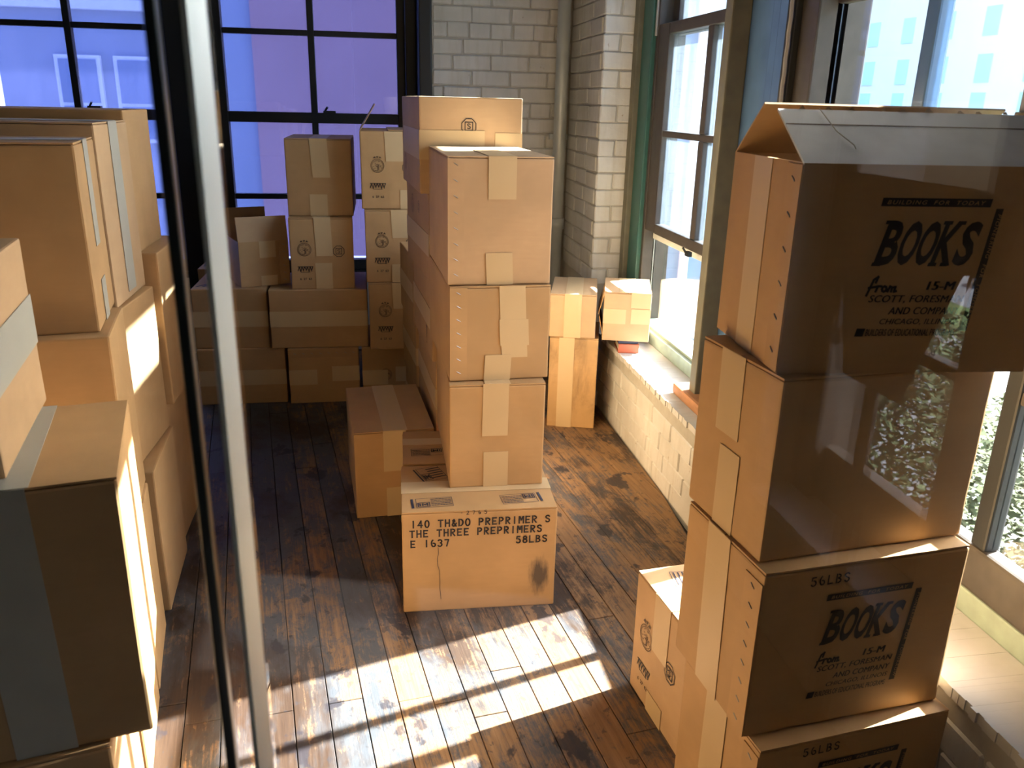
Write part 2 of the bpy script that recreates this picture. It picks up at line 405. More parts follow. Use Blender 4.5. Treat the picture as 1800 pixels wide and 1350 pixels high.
# upper sash
part('sash_stile', (1.40, 3.85, 1.80), (1.44, 3.955, HEAD), DARKW, w1, .005)
part('sash_rail', (1.40, 2.80, 1.80), (1.44, 3.85, 1.86), DARKW, w1, .005)
part('muntin', (1.405, 3.31, 1.86), (1.435, 3.345, HEAD), DARKW, w1, .004)
part('muntin', (1.405, 2.80, 2.27), (1.435, 3.31, 2.30), DARKW, w1, .004)
part('muntin', (1.405, 3.345, 2.27), (1.435, 3.85, 2.30), DARKW, w1, .004)
for y0, y1 in ((3.345, 3.85), (2.80, 3.31)):
    for z0, z1 in ((1.86, 2.27), (2.30, HEAD)): part('pane', (1.418, y0, z0), (1.422, y1, z1), G_WIN, w1)
m = MB(); m.cyl((1.330, 3.94, 1.80), (1.330, 3.94, 2.74), .006, seg=8); m.build('sash_cord', CORD, w1)
m = MB(); m.box((1.325, 3.30, .895), (1.342, 3.34, .915)); m.cyl((1.325, 3.32, .905), (1.312, 3.335, .930), .005, seg=8); m.build('sash_latch', BLACKW, w1)
# mullion between the two windows
mu = struct(empty('trim_1'))
part('mullion_post', (1.228, 2.865, SILL), (1.300, 2.925, HEAD), OLIVE, mu, .006)
part('mullion_panel', (1.300, 2.70, SILL), (1.45, 2.90, HEAD), SLATE, mu, .004)
part('mullion_panel', (1.292, 2.62, SILL), (1.45, 2.698, HEAD), SLATE, mu, .006)
part('mullion_panel', (1.275, 2.545, SILL), (1.45, 2.618, HEAD), SLATE, mu, .008)
m = MB(); m.prism([(1.195, 3.02, SILL), (1.30, 3.02, SILL), (1.30, 2.70, SILL), (1.195, 2.70, SILL)], (0, 0, 1), .045)
bevel_obj(m.build('wood_stub', RAWW, mu), .012, 2)
# near window
w2 = win_root(2)
part('jamb', (1.265, 2.49, SILL), (1.45, 2.543, HEAD), BLACKW, w2, .004)
part('jamb', (1.285, 2.39, SILL), (1.45, 2.49, HEAD), DARKW, w2, .006)
m = MB()
for i in range(60):
    zz = SILL+.05+i*.0385
    m.cyl((1.257, 2.498+.004*(i % 2), zz), (1.257, 2.502-.004*(i % 2), zz+.042), .0065, seg=6)
o = m.build('sash_chain', CORD, w2); o['kind'] = 'stuff'
part('sash_stile', (1.336, 2.39, SILL+.06), (1.38, 2.45, HEAD), SLATE, w2, .006)
part('bottom_rail', (1.336, 1.20, SILL), (1.46, 2.45, .455), PALEG, w2, .006)
part('sash_rail', (1.336, 1.235, .455), (1.38, 2.39, .565), DARKW, w2, .008)
part('sash_rail', (1.336, 1.235, 1.36), (1.38, 2.39, 1.42), DARKW, w2, .006)
part('sash_stile', (1.336, 1.20, SILL+.06), (1.38, 1.235, HEAD), DARKW, w2, .006)
part('jamb', (1.336, .90, SILL), (1.46, 1.20, HEAD), DARKW, w2, .005)
YV = ((1.922, 1.972), (1.430, 1.476))
ZL = ((.565, 1.36),); ZS = ((.565, .918), (.945, 1.36)); ZU = ((1.42, 1.785), (1.815, HEAD))
for a, b in YV: part('muntin', (1.338, a, .565), (1.378, b, HEAD), SLATE if a > 1.6 else BLACKW, w2, .006)
cells = ((1.972, 2.39), (1.476, 1.922), (1.235, 1.430))
for zz in (.918, 1.785):
    for a, b in (cells if zz > 1 else cells[2:]): part('muntin', (1.340, a, zz), (1.376, b, zz+.03), DARKW, w2, .005)
part('muntin', (1.340, 2.118, .565), (1.376, 2.146, 1.36), DARKW, w2, .005)
for a, b in cells:
    for z0, z1 in (ZL if a > 1.45 else ZS)+ZU: part('pane', (1.356, a, z0), (1.360, b, z1), G_CLEAR, w2)
# third window of the wall, beside the viewer
w3 = win_root(3)
part('jamb', (1.27, -.276, SILL), (1.46, -.20, 1.52), BLACKW, w3, .005)
part('jamb', (1.27, -.95, SILL), (1.46, -.84, 1.52), DARKW, w3, .005)
part('sash_rail', (1.30, -.84, SILL), (1.345, -.276, .565), DARKW, w3, .006)
part('muntin', (1.305, -.84, .918), (1.341, -.276, .948), DARKW, w3, .005)
for z0, z1 in ((.565, .918), (.948, 1.52)): part('pane', (1.320, -.84, z0), (1.324, -.276, z1), G_FILM, w3)
# pale blind sheet, made up to block sun and sky through the near window
bl = tag(empty('window_blind', (1.262, 1.40, 0)), 'pale blind sheet added at the right edge of the near window to block sun', 'blind')
def pleats(y0, y1, z0, z1, n):
    m = MB(); st = (y1-y0)/n
    for i in range(n):
        a = y0+i*st; m.slab([(.006*(i % 2), a, z0), (.006*((i+1) % 2), a+st, z0), (.006*((i+1) % 2), a+st, z1), (.006*(i % 2), a, z1)], (1, 0, 0), .002)
    return m
pleats(-.19, .12, 1.50, 2.51, 7).build('blocker_cloth', BLOCKER, bl)
pleats(.12, 1.14, 2.21, 2.51, 19).build('blocker_cloth', BLOCKER, bl)
part('blocker_bar', (-.004, -.19, 1.485), (.012, .12, 1.503), OLIVE, bl, .003)
part('blocker_bar', (-.004, .122, 2.198), (.012, 1.14, 2.213), OLIVE, bl, .003)

# ---- back windows
def back_window(n, x0, x1, bars):
    w = win_root(n); y0, y1 = YW, YW+.05; zb = .50
    part('sash_stile', (x0-.05, y0-.02, zb), (x0, y1, HEADB), BLACKW, w, .004); part('sash_stile', (x1, y0-.02, zb), (x1+.045, y1, HEADB), BLACKW, w, .004)
    part('sash_rail', (x0, y0-.02, 1.355), (x1, y1, 1.413), BLACKW, w, .004); part('sash_rail', (x0, y0-.02, zb), (x1, y1, .56), BLACKW, w, .004)
    xm = (x0+x1)/2 if bars is None else bars
    rows = ((.56, .922), (.952, 1.355), (1.413, 1.823), (1.852, 2.26), (2.29, HEADB))
    for z0, z1 in rows:
        for a, b in ((x0, xm-.018), (xm+.018, x1)): part('pane', (a, y0+.018, z0), (b, y0+.022, z1), G_PURPLE, w)
    for z0, z1 in ((.56, 1.355), (1.413, HEADB)): part('muntin', (xm-.018, y0-.008, z0), (xm+.018, y1-.01, z1), BLACKW, w, .003)
    for zz in (.922, 1.823, 2.26):
        for a, b in ((x0, xm-.018), (xm+.018, x1)): part('muntin', (a, y0-.006, zz), (b, y1-.01, zz+.03), BLACKW, w, .003)
    m = MB(); m.box((xm+.05, y0-.018, 1.413), (xm+.12, y0+.02, 1.425)); m.cyl((xm+.06, y0, 1.425), (xm+.075, y0-.01, 1.445), .006, seg=8); m.build('sash_latch', BLACKW, w)
    return w
back_window(4, -.765, .192, -.286)
back_window(5, -2.05, -1.085, -1.56)
tr = struct(empty('trim_2'))
part('window_post', (-1.04, YW-.16, .3), (-.815, YW+.05, HEADB), BLACKW, tr, .01)
part('window_post', (.237, YW-.10, .3), (.30, YW+.05, HEADB), BLACKW, tr, .008)
part('window_post', (.30, YB-.006, .3), (.371, YW+.05, HEADB), BLACKW, tr, .008)
part('window_sill', (-2.1, YW-.03, .46), (.236, YW+.05, .50), BLACKW, tr, .006)

# pipe in the corner
pipe = tag(empty('steel_pipe', (1.085, 4.775, 0)), 'grey galvanised steel pipe running up the brick corner', 'pipe')
m = MB(); m.cyl((0, 0, 0), (0, 0, 3.49), .036, seg=24); m.build('pipe_run', GALV, pipe, True)
m = MB(); m.cyl((0, 0, .80), (0, 0, .86), .046, seg=24); m.build('coupling', GALV, pipe, True)
m = MB(); m.box((-.05, .02, 1.30), (.05, .06, 1.33)); m.build('clamp', GALV, pipe)

# ------------------------------------------------------------------ cartons
TT = .0007
class Carton:
    def __init__(s, name, label, x, y, yaw, w, d, h, z0, mat=CB, seam='y', flaps=True, open_=False, group=None, seed=None):
        a = R(yaw); s.w, s.d, s.h = w, d, h; s.mat = mat
        cx = x+math.cos(a)*w/2-math.sin(a)*d/2; cy = y+math.sin(a)*w/2+math.cos(a)*d/2
        s.root = tag(empty(name, (cx, cy, z0+.0005), a), label, 'box', group)
        rr = random.Random(hash(label) % 10007 if seed is None else seed); s.rr = rr
        hb = h-.0055 if flaps and not open_ else h
        s.top = h
        if open_:
            m = MB(); t = .004
            m.box((-w/2, -d/2, 0), (w/2, d/2, t))
            m.box((-w/2, -d/2, t), (w/2, -d/2+t, hb)); m.box((-w/2, d/2-t, t), (w/2, d/2, hb))
            m.box((-w/2, -d/2+t, t), (-w/2+t, d/2-t, hb)); m.box((w/2-t, -d/2+t, t), (w/2, d/2-t, hb))
            m.build('body', mat, s.root)
        else:
            bm = bmesh.new(); bmesh.ops.create_cube(bm, size=1)
            bmesh.ops.subdivide_edges(bm, edges=bm.edges[:], cuts=3, use_grid_fill=True)
            for v in bm.verts:
                c = v.co.copy(); k = [abs(abs(q)-.5) < 1e-4 for q in c]
                p = Vector((c.x*w, c.y*d, (c.z+.5)*hb))
                if sum(k) == 1:
                    i = k.index(True); dent = rr.uniform(0, .0016); p[i] -= math.copysign(dent, c[i])
                elif sum(k) == 2:
                    for i in range(3):
                        if k[i] and not (i == 2): p[i] -= math.copysign(rr.uniform(0, .0012), c[i])
                v.co = p
            es = [e for e in bm.edges if e.calc_face_angle(0) > R(60)]
            bmesh.ops.bevel(bm, geom=es, offset=.0050, segments=2, affect='EDGES', profile=.6)
            me = bpy.data.meshes.new('body'); bm.to_mesh(me); bm.free(); me.materials.append(mat)
            for p in me.polygons: p.use_smooth = False
            o = bpy.data.objects.new('body', me); COL.objects.link(o); o.parent = s.root
            if flaps:
                g = .0015
                for sg in (-1, 1):
                    m = MB(); lift = rr.uniform(0, .002)
                    if seam == 'y': xa, xb = (-w/2+.001, -g) if sg < 0 else (g, w/2-.001); ya, yb = -d/2+.002, d/2-.002
                    else: ya, yb = (-d/2+.001, -g) if sg < 0 else (g, d/2-.001); xa, xb = -w/2+.002, w/2-.002
                    z = hb+.0012; t = .0038
                    za = [z]*4
                    if seam == 'y': za = [z+(lift if sg > 0 else 0)*.0, z+lift*(sg < 0), z+lift*(sg < 0), z]
                    m.slab([(xa, ya, z), (xb, ya, z), (xb, yb, z), (xa, yb, z)], (0, 0, 1), t)
                    m.build('top_flap', mat, s.root)
    def frame(s, face):
        w, d, h = s.w, s.d, s.h
        V = Vector
        if face == 'F': return V((-w/2, -d/2, 0)), V((1, 0, 0)), V((0, 0, 1)), V((0, -1, 0)), w, h
        if face == 'L': return V((-w/2, d/2, 0)), V((0, -1, 0)), V((0, 0, 1)), V((-1, 0, 0)), d, h
        if face == 'R': return V((w/2, -d/2, 0)), V((0, 1, 0)), V((0, 0, 1)), V((1, 0, 0)), d, h
        if face == 'T': return V((-w/2, -d/2, h)), V((1, 0, 0)), V((0, 1, 0)), V((0, 0, 1)), w, d
    def P(s, face, u, v, off=0):
        o, U, Vv, n, lu, lv = s.frame(face); return o+U*u+Vv*v+n*off
    def tape(s, segs, mat=None, lift=.0012, name='paper_tape'):
        """segs: (face, u0,u1,v0,v1[,skew]) in metres; pieces of one strip form one part"""
        m = MB()
        for g in segs:
            f, a, b, c, d = g[:5]; sk = g[5] if len(g) > 5 else 0
            n = s.frame(f)[3]
            ni = 4 if (b-a)*(d-c) > .004 else 2
            q = [s.P(f, a+sk, c, .0002), s.P(f, b+sk, c, .0002), s.P(f, b, d, .0002), s.P(f, a, d, .0002)]
            m.slab(q, n, lift)
        return m.build(name, mat or TAPE, s.root)
    def print(s, face, verts2, faces, name, mat=INK, off=.0008, parent=None):
        return mesh_obj(name, [s.P(face, x, y, off) for x, y in verts2], faces, mat, parent or s.root)
    def tab(s, face, u0, u1, v0, v1, n=7, skew=.0, inset=.5, horiz=False):
        m = MB(); nn = s.frame(face)[3]
        q = [s.P(face, u0, v0, .0002), s.P(face, u1, v0, .0002), s.P(face, u1, v1-skew, .0002), s.P(face, u0, v1, .0002)]
        m.slab(q, nn, .0022); t = m.build('glue_tab', s.mat, s.root)
        for i in range(n):
            f = (i+.6)/n
            if horiz: uc, vc = u0+(u1-u0)*f, (v0+v1)/2
            else: uc, vc = u0+(u1-u0)*inset, v0+(v1-v0)*f
            du, dv = .006, .0035
            k = MB(); a = s.P(face, uc-du, vc+dv, .0022); b = s.P(face, uc+du, vc-dv, .0022)
            k.cyl(a+nn*.001, b+nn*.001, .0011, seg=6); k.build('staple', STEEL, t)
        return t

# --- print shapes (2D) ---
def strokes(polys, th):
    V, F = [], []
    for pl in polys:
        for (x0, y0), (x1, y1) in zip(pl, pl[1:]):
            L = math.hypot(x1-x0, y1-y0)
            if L < 1e-6: continue
            dx, dy = (x1-x0)/L, (y1-y0)/L; nx, ny = -dy*th/2, dx*th/2; ex, ey = dx*th*.35, dy*th*.35
            k = len(V); V += [(x0-ex+nx, y0-ey+ny), (x0-ex-nx, y0-ey-ny), (x1+ex-nx, y1+ey-ny), (x1+ex+nx, y1+ey+ny)]; F.append((k, k+1, k+2, k+3))
    return V, F
def arc(cx, cy, rx, ry, a0, a1, n=8): return [(cx+rx*math.cos(R(a0+(a1-a0)*i/n)), cy+ry*math.sin(R(a0+(a1-a0)*i/n))) for i in range(n+1)]
ST = {
 '1': [[(.3, 0), (.3, 1)]], '7': [[(.05, .95), (.55, .95)], [(.5, .85), (.28, 0)]], '-': [[(.15, .5), (.45, .5)]],
 '0': [arc(.3, .5, .25, .5, 100, 260), arc(.3, .5, .25, .5, 80, -80)], 'O': [arc(.3, .5, .27, .5, 102, 258), arc(.3, .5, .27, .5, 78, -78)],
 '4': [[(.42, 0), (.42, .2)], [(.42, .45), (.42, 1), (.08, .38)], [(.0, .33), (.58, .33)]],
 'T': [[(0, .95), (.25, .95)], [(.35, .95), (.6, .95)], [(.3, .8), (.3, 0)]],
 'H': [[(.05, 0), (.05, 1)], [(.55, 0), (.55, 1)], [(.18, .5), (.42, .5)]],
 '&': [[(.58, .45), (.4, .05), (.18, .0), (.05, .2), (.15, .45)], [(.2, .55), (.38, .75), (.28, .98), (.12, .85), (.2, .55), (.58, 0)]],
 'D': [[(.05, 0), (.05, 1)], arc(.18, .5, .38, .47, 78, -78)],
 'P': [[(.05, 0), (.05, 1)], arc(.2, .72, .33, .26, 85, -85)],
 'R': [[(.05, 0), (.05, 1)], arc(.2, .74, .33, .24, 85, -85), [(.25, .42), (.55, 0)]],
 'E': [[(.05, 0), (.05, .42)], [(.05, .55), (.05, 1)], [(.18, .95), (.55, .95)], [(.18, .5), (.45, .5)], [(.18, .04), (.55, .04)]],
 'I': [[(.3, 0), (.3, 1)]],
 'M': [[(.03, 0), (.03, 1)], [(.6, 0), (.6, 1)], [(.14, .95), (.3, .45)], [(.34, .45), (.49, .95)]],
 'S': [arc(.3, .74, .25, .24, 20, 190, 6), arc(.3, .26, .25, .24, 60, -160, 7), [(.12, .62), (.3, .52)]],
 '5': [[(.5, .95), (.1, .95), (.08, .6)], arc(.28, .3, .27, .3, 90, -150, 8)],
 '6': [arc(.33, .5, .27, .5, 110, 250, 6), arc(.34, .27, .22, .25, 110, -110, 7)],
 '8': [arc(.3, .75, .2, .22, 100, 260, 5), arc(.3, .75, .2, .22, 80, -80, 5), arc(.3, .26, .25, .26, 100, 260, 5), arc(.3, .26, .25, .26, 80, -80, 5)],
 '3': [arc(.27, .75, .25, .23, 150, -70, 6), arc(.27, .26, .27, .26, 70, -150, 6)],
 'L': [[(.05, 0), (.05, 1)], [(.18, .04), (.55, .04)]],
 'B': [[(.05, 0), (.05, 1)], arc(.2, .76, .28, .21, 85, -85, 5), arc(.2, .27, .34, .25, 85, -85, 6)],
 '2': [arc(.3, .72, .25, .26, 160, -40, 6), [(.45, .5), (.05, .04)], [(.15, .04), (.58, .04)]],
}
def stencil_words(c, s, x, y, h, adv=.9, slope=0):
    i = 0
    for w in s.split(' '):
        if w: c.print('F', *stencil(w, x+i*adv*h, y+slope*i*adv*h, h, adv, slope, .19), 'lettering')
        i += len(w)+1
def stencil(s, x, y, h, adv=.86, slope=0, th=.15):
    V, F = [], []
    for i, ch in enumerate(s):
        if ch == ' ' or ch not in ST: continue
        v, f = strokes(ST[ch], th); k = len(V)
        ox = x+i*adv*h
        V += [(ox+p*h, y+q*h+slope*(ox-x)) for p, q in v]; F += [tuple(k+j for j in ff) for ff in f]
    return V, F
def text2d(body, size, shear=0, bold=0, sx=1, spacing=1):
    c = bpy.data.curves.new('lettering', 'FONT'); c.body = body; c.size = size; c.shear = shear; c.offset = bold*size; c.space_character = spacing; c.resolution_u = 3
    o = bpy.data.objects.new('lettering', c); COL.objects.link(o); bpy.context.view_layer.update()
    dg = bpy.context.evaluated_depsgraph_get(); me = bpy.data.meshes.new_from_object(o.evaluated_get(dg))
    V = [(v.co.x*sx, v.co.y) for v in me.vertices]; F = [tuple(p.vertices) for p in me.polygons]
    bpy.data.objects.remove(o); bpy.data.meshes.remove(me); bpy.data.curves.remove(c)
    return V, F
def heavy(body, shear, dx, n=3, sx=1, spacing=1.05):
    b = text2d(body, 1, shear, 0, sx, spacing); return merge(*[([(x+dx*i/(n-1), y) for x, y in b[0]], b[1]) for i in range(n)])
def fitbox(VF, x0, x1, y0, y1, shx=0):
    V, F = VF; a = min(v[0] for v in V); b = max(v[0] for v in V); c = min(v[1] for v in V); d = max(v[1] for v in V)
    return [(x0+(x-a)/(b-a)*(x1-x0)+shx*(y-c)/(d-c)*(y1-y0), y0+(y-c)/(d-c)*(y1-y0)) for x, y in V], F
def rot2(VF, ang, cx, cy):
    c, s = math.cos(ang), math.sin(ang); return [(cx+(x-cx)*c-(y-cy)*s, cy+(x-cx)*s+(y-cy)*c) for x, y in VF[0]], VF[1]
def merge(*L):
    V, F = [], []
    for v, f in L: k = len(V); V += v; F += [tuple(k+i for i in q) for q in f]
    return V, F
def rect(x0, x1, y0, y1, shx=0): return [(x0, y0), (x1, y0), (x1+shx, y1), (x0+shx, y1)], [(0, 1, 2, 3)]
def octagon(cx, cy, r):
    pts = [(cx+r*math.cos(R(22.5+45*i)), cy+r*math.sin(R(22.5+45*i))) for i in range(9)]
    sq = [(cx+q*r*.5, cy+w*r*.5) for q, w in ((-1, -1), (1, -1), (1, 1), (-1, 1), (-1, -1))]
    a = strokes([pts], r*.10); b = strokes([sq], r*.10)
    sS = [[(cx+(x-.3)*r*.75, cy+(y-.5)*r*.62) for x, y in p] for p in ST['S']]
    return merge(a, b, strokes(sS, r*.1))
def seal(cx, cy, r):
    L = [strokes([arc(cx, cy, r, r, 0, 360, 28)], r*.07), strokes([arc(cx, cy, r*.84, r*.84, 0, 360, 24)], r*.05)]
    rr = random.Random(5)
    for i in range(26):
        a = rr.uniform(0, 6.28); q = rr.uniform(.1, .72)*r; x = cx+q*math.cos(a); y = cy+q*math.sin(a)
        L.append(strokes([[(x-r*.1, y+rr.uniform(-.05, .05)*r), (x+r*.1, y+rr.uniform(-.05, .05)*r)]], r*.05))
    L.append(strokes([[(cx+.05*r, cy-.6*r), (cx+.05*r, cy+.1*r)], [(cx+.2*r, cy-.6*r), (cx+.2*r, cy+.1*r)]], r*.07))
    for i in (-1, 0, 1):
        x = cx+i*r*.42; b = cy+r*1.12
        if i: L.append(([(x-r*.22, b), (x+r*.22, b), (x, b+r*.3)], [(0, 1, 2)]))
        else: L.append(([(x-r*.2, b+r*.3), (x, b), (x+r*.2, b+r*.3)], [(0, 1, 2)]))
    return merge(*L)
def banner(cx, cy, w, h):
    L = []
    n = 11
    for i in range(n):
        x = cx-w/2+w*(i+.5)/n; k = .5+.5*abs((i+.5)/n-.5)*2
        lean = (i % 2-.5)*w/n*1.1
        L.append(strokes([[(x-lean, cy+h/2), (x+lean, cy+h/2-h*(.78+.2*math.sin(i)))]], w/n*.55))
    L.append(strokes([[(cx-w/2, cy+h/2), (cx+w/2, cy+h/2)]], h*.12)); L.append(strokes([[(cx-w*.3, cy-h*.55), (cx+w*.3, cy-h*.55)]], h*.08))
    return merge(*L)
def ship_label(cx, cy, w, h, ang=0):
    x0, x1, y0, y1 = cx-w/2, cx+w/2, cy-h/2, cy+h/2
    L = [strokes([[(x0, y0), (x1, y0), (x1, y1), (x0, y1), (x0, y0)]], .0016)]
    for j in range(5):
        y = y1-h*(j+.8)/6; rr = random.Random(j)
        x = x0+w*.42
        while x < x1-w*.06: q = rr.uniform(.03, .09)*w; L.append(strokes([[(x, y), (min(x+q, x1-w*.04), y)]], h*.06)); x += q+w*.035
    L.append(strokes([[(x0+w*.05, y0+h*.1), (x0+w*.36, y0+h*.1), (x0+w*.36, y0+h*.55), (x0+w*.05, y0+h*.55), (x0+w*.05, y0+h*.1)]], .0028))
    L.append(strokes([[(x0+w*.1, y0+h*.2), (x0+w*.1, y0+h*.45)], [(x0+w*.17, y0+h*.2), (x0+w*.17, y0+h*.45), (x0+w*.24, y0+h*.3), (x0+w*.30, y0+h*.45), (x0+w*.30, y0+h*.2)]], .004))
    L.append(rect(x0-w*.14, x0-w*.07, y0, y1))
    return rot2(merge(*L), ang, cx, cy)
def books_print(c, lbs=False, z=0):
    """publisher's carton print, laid out in metres on the front"""
    f = 'F'; sk = .14
    def X(v): return sk*(v-.19)         # whole block leans like the lettering
    c.print(f, *rect(.137, .325, .283, .2965, .002), 'print_bar')
    c.print(f, *fitbox(text2d('BUILDING  FOR  TODAY', 1, .25, 0, 1, 1.25), .147, .315, .2865, .2930), 'lettering', CB, .0014)
    c.print(f, *rect(.314, .327, .075, .281, .022), 'print_bar')
    V, F = fitbox(text2d('PIONEERING  FOR  TOMORROW', 1, .2, 0, 1, 1.2), 0, .190, 0, .0066)
    V = [(.3205+.0215*((.272-x)-.075)/.2+y-.0033+.0025, .272-x) for x, y in V]
    c.print(f, V, F, 'lettering', CB, .0014)
    bk = []
    gl = text2d('B', 1, 0, .03), text2d('O', 1, 0, .035), text2d('O', 1, 0, .035), text2d('K', 1, 0, .03), text2d('S', 1, 0, .035)
    x = .139
    for g, w in zip(gl, (.034, .032, .032, .037, .032)):
        bk.append(fitbox(g, x, x+w*.97, .187, .260, .24)); x += w
    bk.append(rect(.1365, .152, .186, .192, .0015)); bk.append(rect(.150, .166, .2545, .2605, .0015))
    bk.append(rect(.2345, .2490, .186, .192, .0015)); bk.append(rect(.2495, .2650, .2545, .2605, .0015))
    bk.append(rect(.2555, .2690, .186, .192, .0015)); bk.append(rect(.2740, .2880, .2545, .2605, .0015))
    c.print(f, *merge(*bk), 'lettering')
    fr = [[(.137, .136), (.146, .163), (.153, .168), (.150, .158)], [(.139, .149), (.155, .152)], [(.152, .143), (.155, .152), (.161, .152)],
          arc(.1665, .1475, .004, .0045, 0, 360, 8), [(.173, .143), (.176, .152), (.180, .150), (.179, .143)], [(.180, .150), (.186, .151), (.184, .143), (.188, .144)]]
    c.print(f, *strokes(fr, .0042), 'lettering')
    c.print(f, *fitbox(heavy('15-M', .2, .09, 4), .240, .292, .146, .1605), 'lettering')
    c.print(f, *fitbox(heavy('SCOTT, FORESMAN', .25, .05), .142, .312, .123, .137), 'lettering')
    c.print(f, *fitbox(heavy('AND COMPANY', .25, .05), .180, .310, .104, .1165), 'lettering')
    c.print(f, *fitbox(heavy('CHICAGO, ILLINOIS', .25, .03), .168, .308, .0855, .0965), 'lettering')
    c.print(f, *rect(.127, .142, .0655, .0795, .003), 'print_bar')
    c.print(f, *fitbox(heavy('BUILDERS OF EDUCATIONAL PROGRAMS', .2, .05), .146, .306, .0665, .0785), 'lettering')
    if lbs: c.print(f, *stencil('56LBS', .098, .320, .0185, .95), 'lettering')
def seal_set(c, face, u, u2, vs=(.198, .099, .052), voct=.19, r=.032, rot=None):
    L = [(seal(u, vs[0], r), 'seal_emblem', INKB), (banner(u, vs[1], .072, .026), 'banner_emblem', INK),
         (fitbox(text2d('6  27  63', 1, 0, .015), u-.028, u+.028, vs[2]-.0055, vs[2]+.0055), 'lettering', INK)]
    if u2 is not None: L.append((octagon(u2, voct, .028), 'octagon_emblem', INK))
    for VF, n, mt in L:
        if rot: VF = rot2(VF, rot[0], rot[1], rot[2])
        c.print(face, *VF, n, mt)
BX = 'cardboard_box'
g_c = 'cartons stacked in the middle'
# ---- centre stack
c = Carton(BX, 'low kraft carton on floor stencilled 58LBS, base of centre stack', .067, 2.203, -2.2, .470, .331, .343, 0, CBS, 'x')
for s_, x_, z_ in (('140 TH&DO PREPRIMER S', .028, .292), ('THE THREE PREPRIMERS', .024, .260), ('E 1637', .026, .226)): stencil_words(c, s_, x_, z_, .0228, .888, .004)
stencil_words(c, '58LBS', .345, .226, .0228, .888, .004)
c.print('F', *stencil('-2765', .175, .330, .012, 1.5, .004), 'lettering')
c.tape([('T', 0, .470, .125, .205)]); 
c.print('T', *ship_label(.10, .06, .11, .06, R(4)), 'shipping_mark', INKBLUE, .0008); c.print('T', *ship_label(.36, .065, .11, .06, R(186)), 'shipping_mark', INKBLUE)
c.print('T', *ship_label(.10, .265, .075, .10, R(20)), 'shipping_mark', INK)
m = MB(); rr = random.Random(2); pts = [(.105+rr.uniform(-.003, .003)+.010*i/9, .222-.02*i) for i in range(10)]
v, f = strokes([pts], .0016); c.print('F', v, f, 'crease', INKB, .0006)
c = Carton(BX, 'low kraft carton behind the 58LBS carton, tops level', .086, 2.550, -2.2, .47, .288, .343, 0, CB, 'x')
c.tape([('T', 0, .47, .16, .215)]); c.print('T', *ship_label(.085, .095, .11, .06, R(182)), 'shipping_mark', INK)
c = Carton(BX, 'kraft carton resting directly on the 58LBS carton, tape strip top and bottom', .224, 2.349, -.8, .297, .570, .3405, .3445, CB, 'y')
c.tape([('T', .108, .188, 0, .4), ('F', .103, .183, .172, .343, -.002)]); c.tape([('F', .106, .184, 0, .118)])
c = Carton(BX, 'kraft carton third up in centre stack with three crossing tape pieces and staples', .229, 2.382, 2.3, .308, .538, .293, .6865, CB, 'y')
c.tape([('F', .148, .228, .07, .293, .012)]); c.tape([('F', .150, .240, .108, .19, .004)], None, .002); c.tape([('F', .108, .19, 0, .08, -.004)], None, .0026)
c.tab('F', 0, .052, .004, .29, 7)
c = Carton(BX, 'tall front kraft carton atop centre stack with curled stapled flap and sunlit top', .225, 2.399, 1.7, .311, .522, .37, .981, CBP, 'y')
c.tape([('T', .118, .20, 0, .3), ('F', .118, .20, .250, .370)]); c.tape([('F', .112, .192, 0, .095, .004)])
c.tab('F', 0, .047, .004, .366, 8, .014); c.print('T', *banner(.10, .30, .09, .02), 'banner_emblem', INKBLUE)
# ---- second column behind it
c = Carton(BX, 'topmost wide carton behind the centre stack with octagon mark half under tape', .179, 2.925, 3.3, .358, .565, .320, 1.19, CBP, 'y', flaps=False)
c.print('F', *octagon(.170, .226, .0265), 'octagon_emblem', INK); c.tape([('F', 0, .225, .115, .212, .0)]); c.tape([('F', .262, .358, .13, .205)]); c.tape([('L', .06, .565, .115, .212)])
c.print('L', *seal(.12, .08, .03), 'seal_emblem', INKB)
c = Carton(BX, 'carton second from top in the column behind the centre stack, tape round its side', .208, 2.925, 5, .36, .56, .31, .879, CB, 'y', flaps=False)
c.tape([('L', 0, .56, .09, .17)]); c.print('L', *seal(.17, .23, .03), 'seal_emblem', INKB); c.print('L', *octagon(.33, .24, .022), 'octagon_emblem', INK)
c.tape([('F', 0, .12, .09, .17)])
c = Carton(BX, 'carton third from top in the column behind the centre stack', .216, 2.925, 3.5, .36, .565, .298, .58, CB, 'y', flaps=False)
c.tape([('L', 0, .56, .11, .19)]); c.print('L', *banner(.42, .07, .03, .06), 'banner_emblem', INKB)
c = Carton(BX, 'shadowed carton fourth from top in the column behind the centre stack', .228, 2.925, 3, .36, .565, .288, .291, CB, 'y', flaps=False)
c.tape([('L', 0, .56, .10, .18)]); c.tape([('F', 0, .14, .10, .18)])
c = Carton(BX, 'shadowed floor carton at the bottom of the column behind the centre stack', .238, 2.925, 3, .35, .565, .290, 0, CB, 'y', flaps=False)
c.tape([('L', 0, .56, .10, .18)])
for i, (lab, x, z0, h) in enumerate((('top carton of the short dark stack deep between centre column and rear row', .180, .565, .298), ('middle carton of the short dark stack deep between centre column and rear row', .188, .282, .282), ('floor carton of the short dark stack deep between centre column and rear row', .196, 0, .281))):
    c = Carton(BX, lab, x, 3.505, 5, .36, .43, h, z0, CB, 'y', flaps=False); c.tape([('L', 0, .42, .10, .18)]); c.tape([('F', 0, .10, .10, .18)])
# ---- box on the floor left of centre
c = Carton(BX, 'lone floor carton left of the centre stack, brown top taped down the middle', -.079, 2.832, 4.3, .296, .515, .346, 0, CB, 'y')
c.tape([('T', .108, .196, 0, .515), ('F', .106, .19, .185, .346)]); c.tape([('F', .114, .19, 0, .118)])
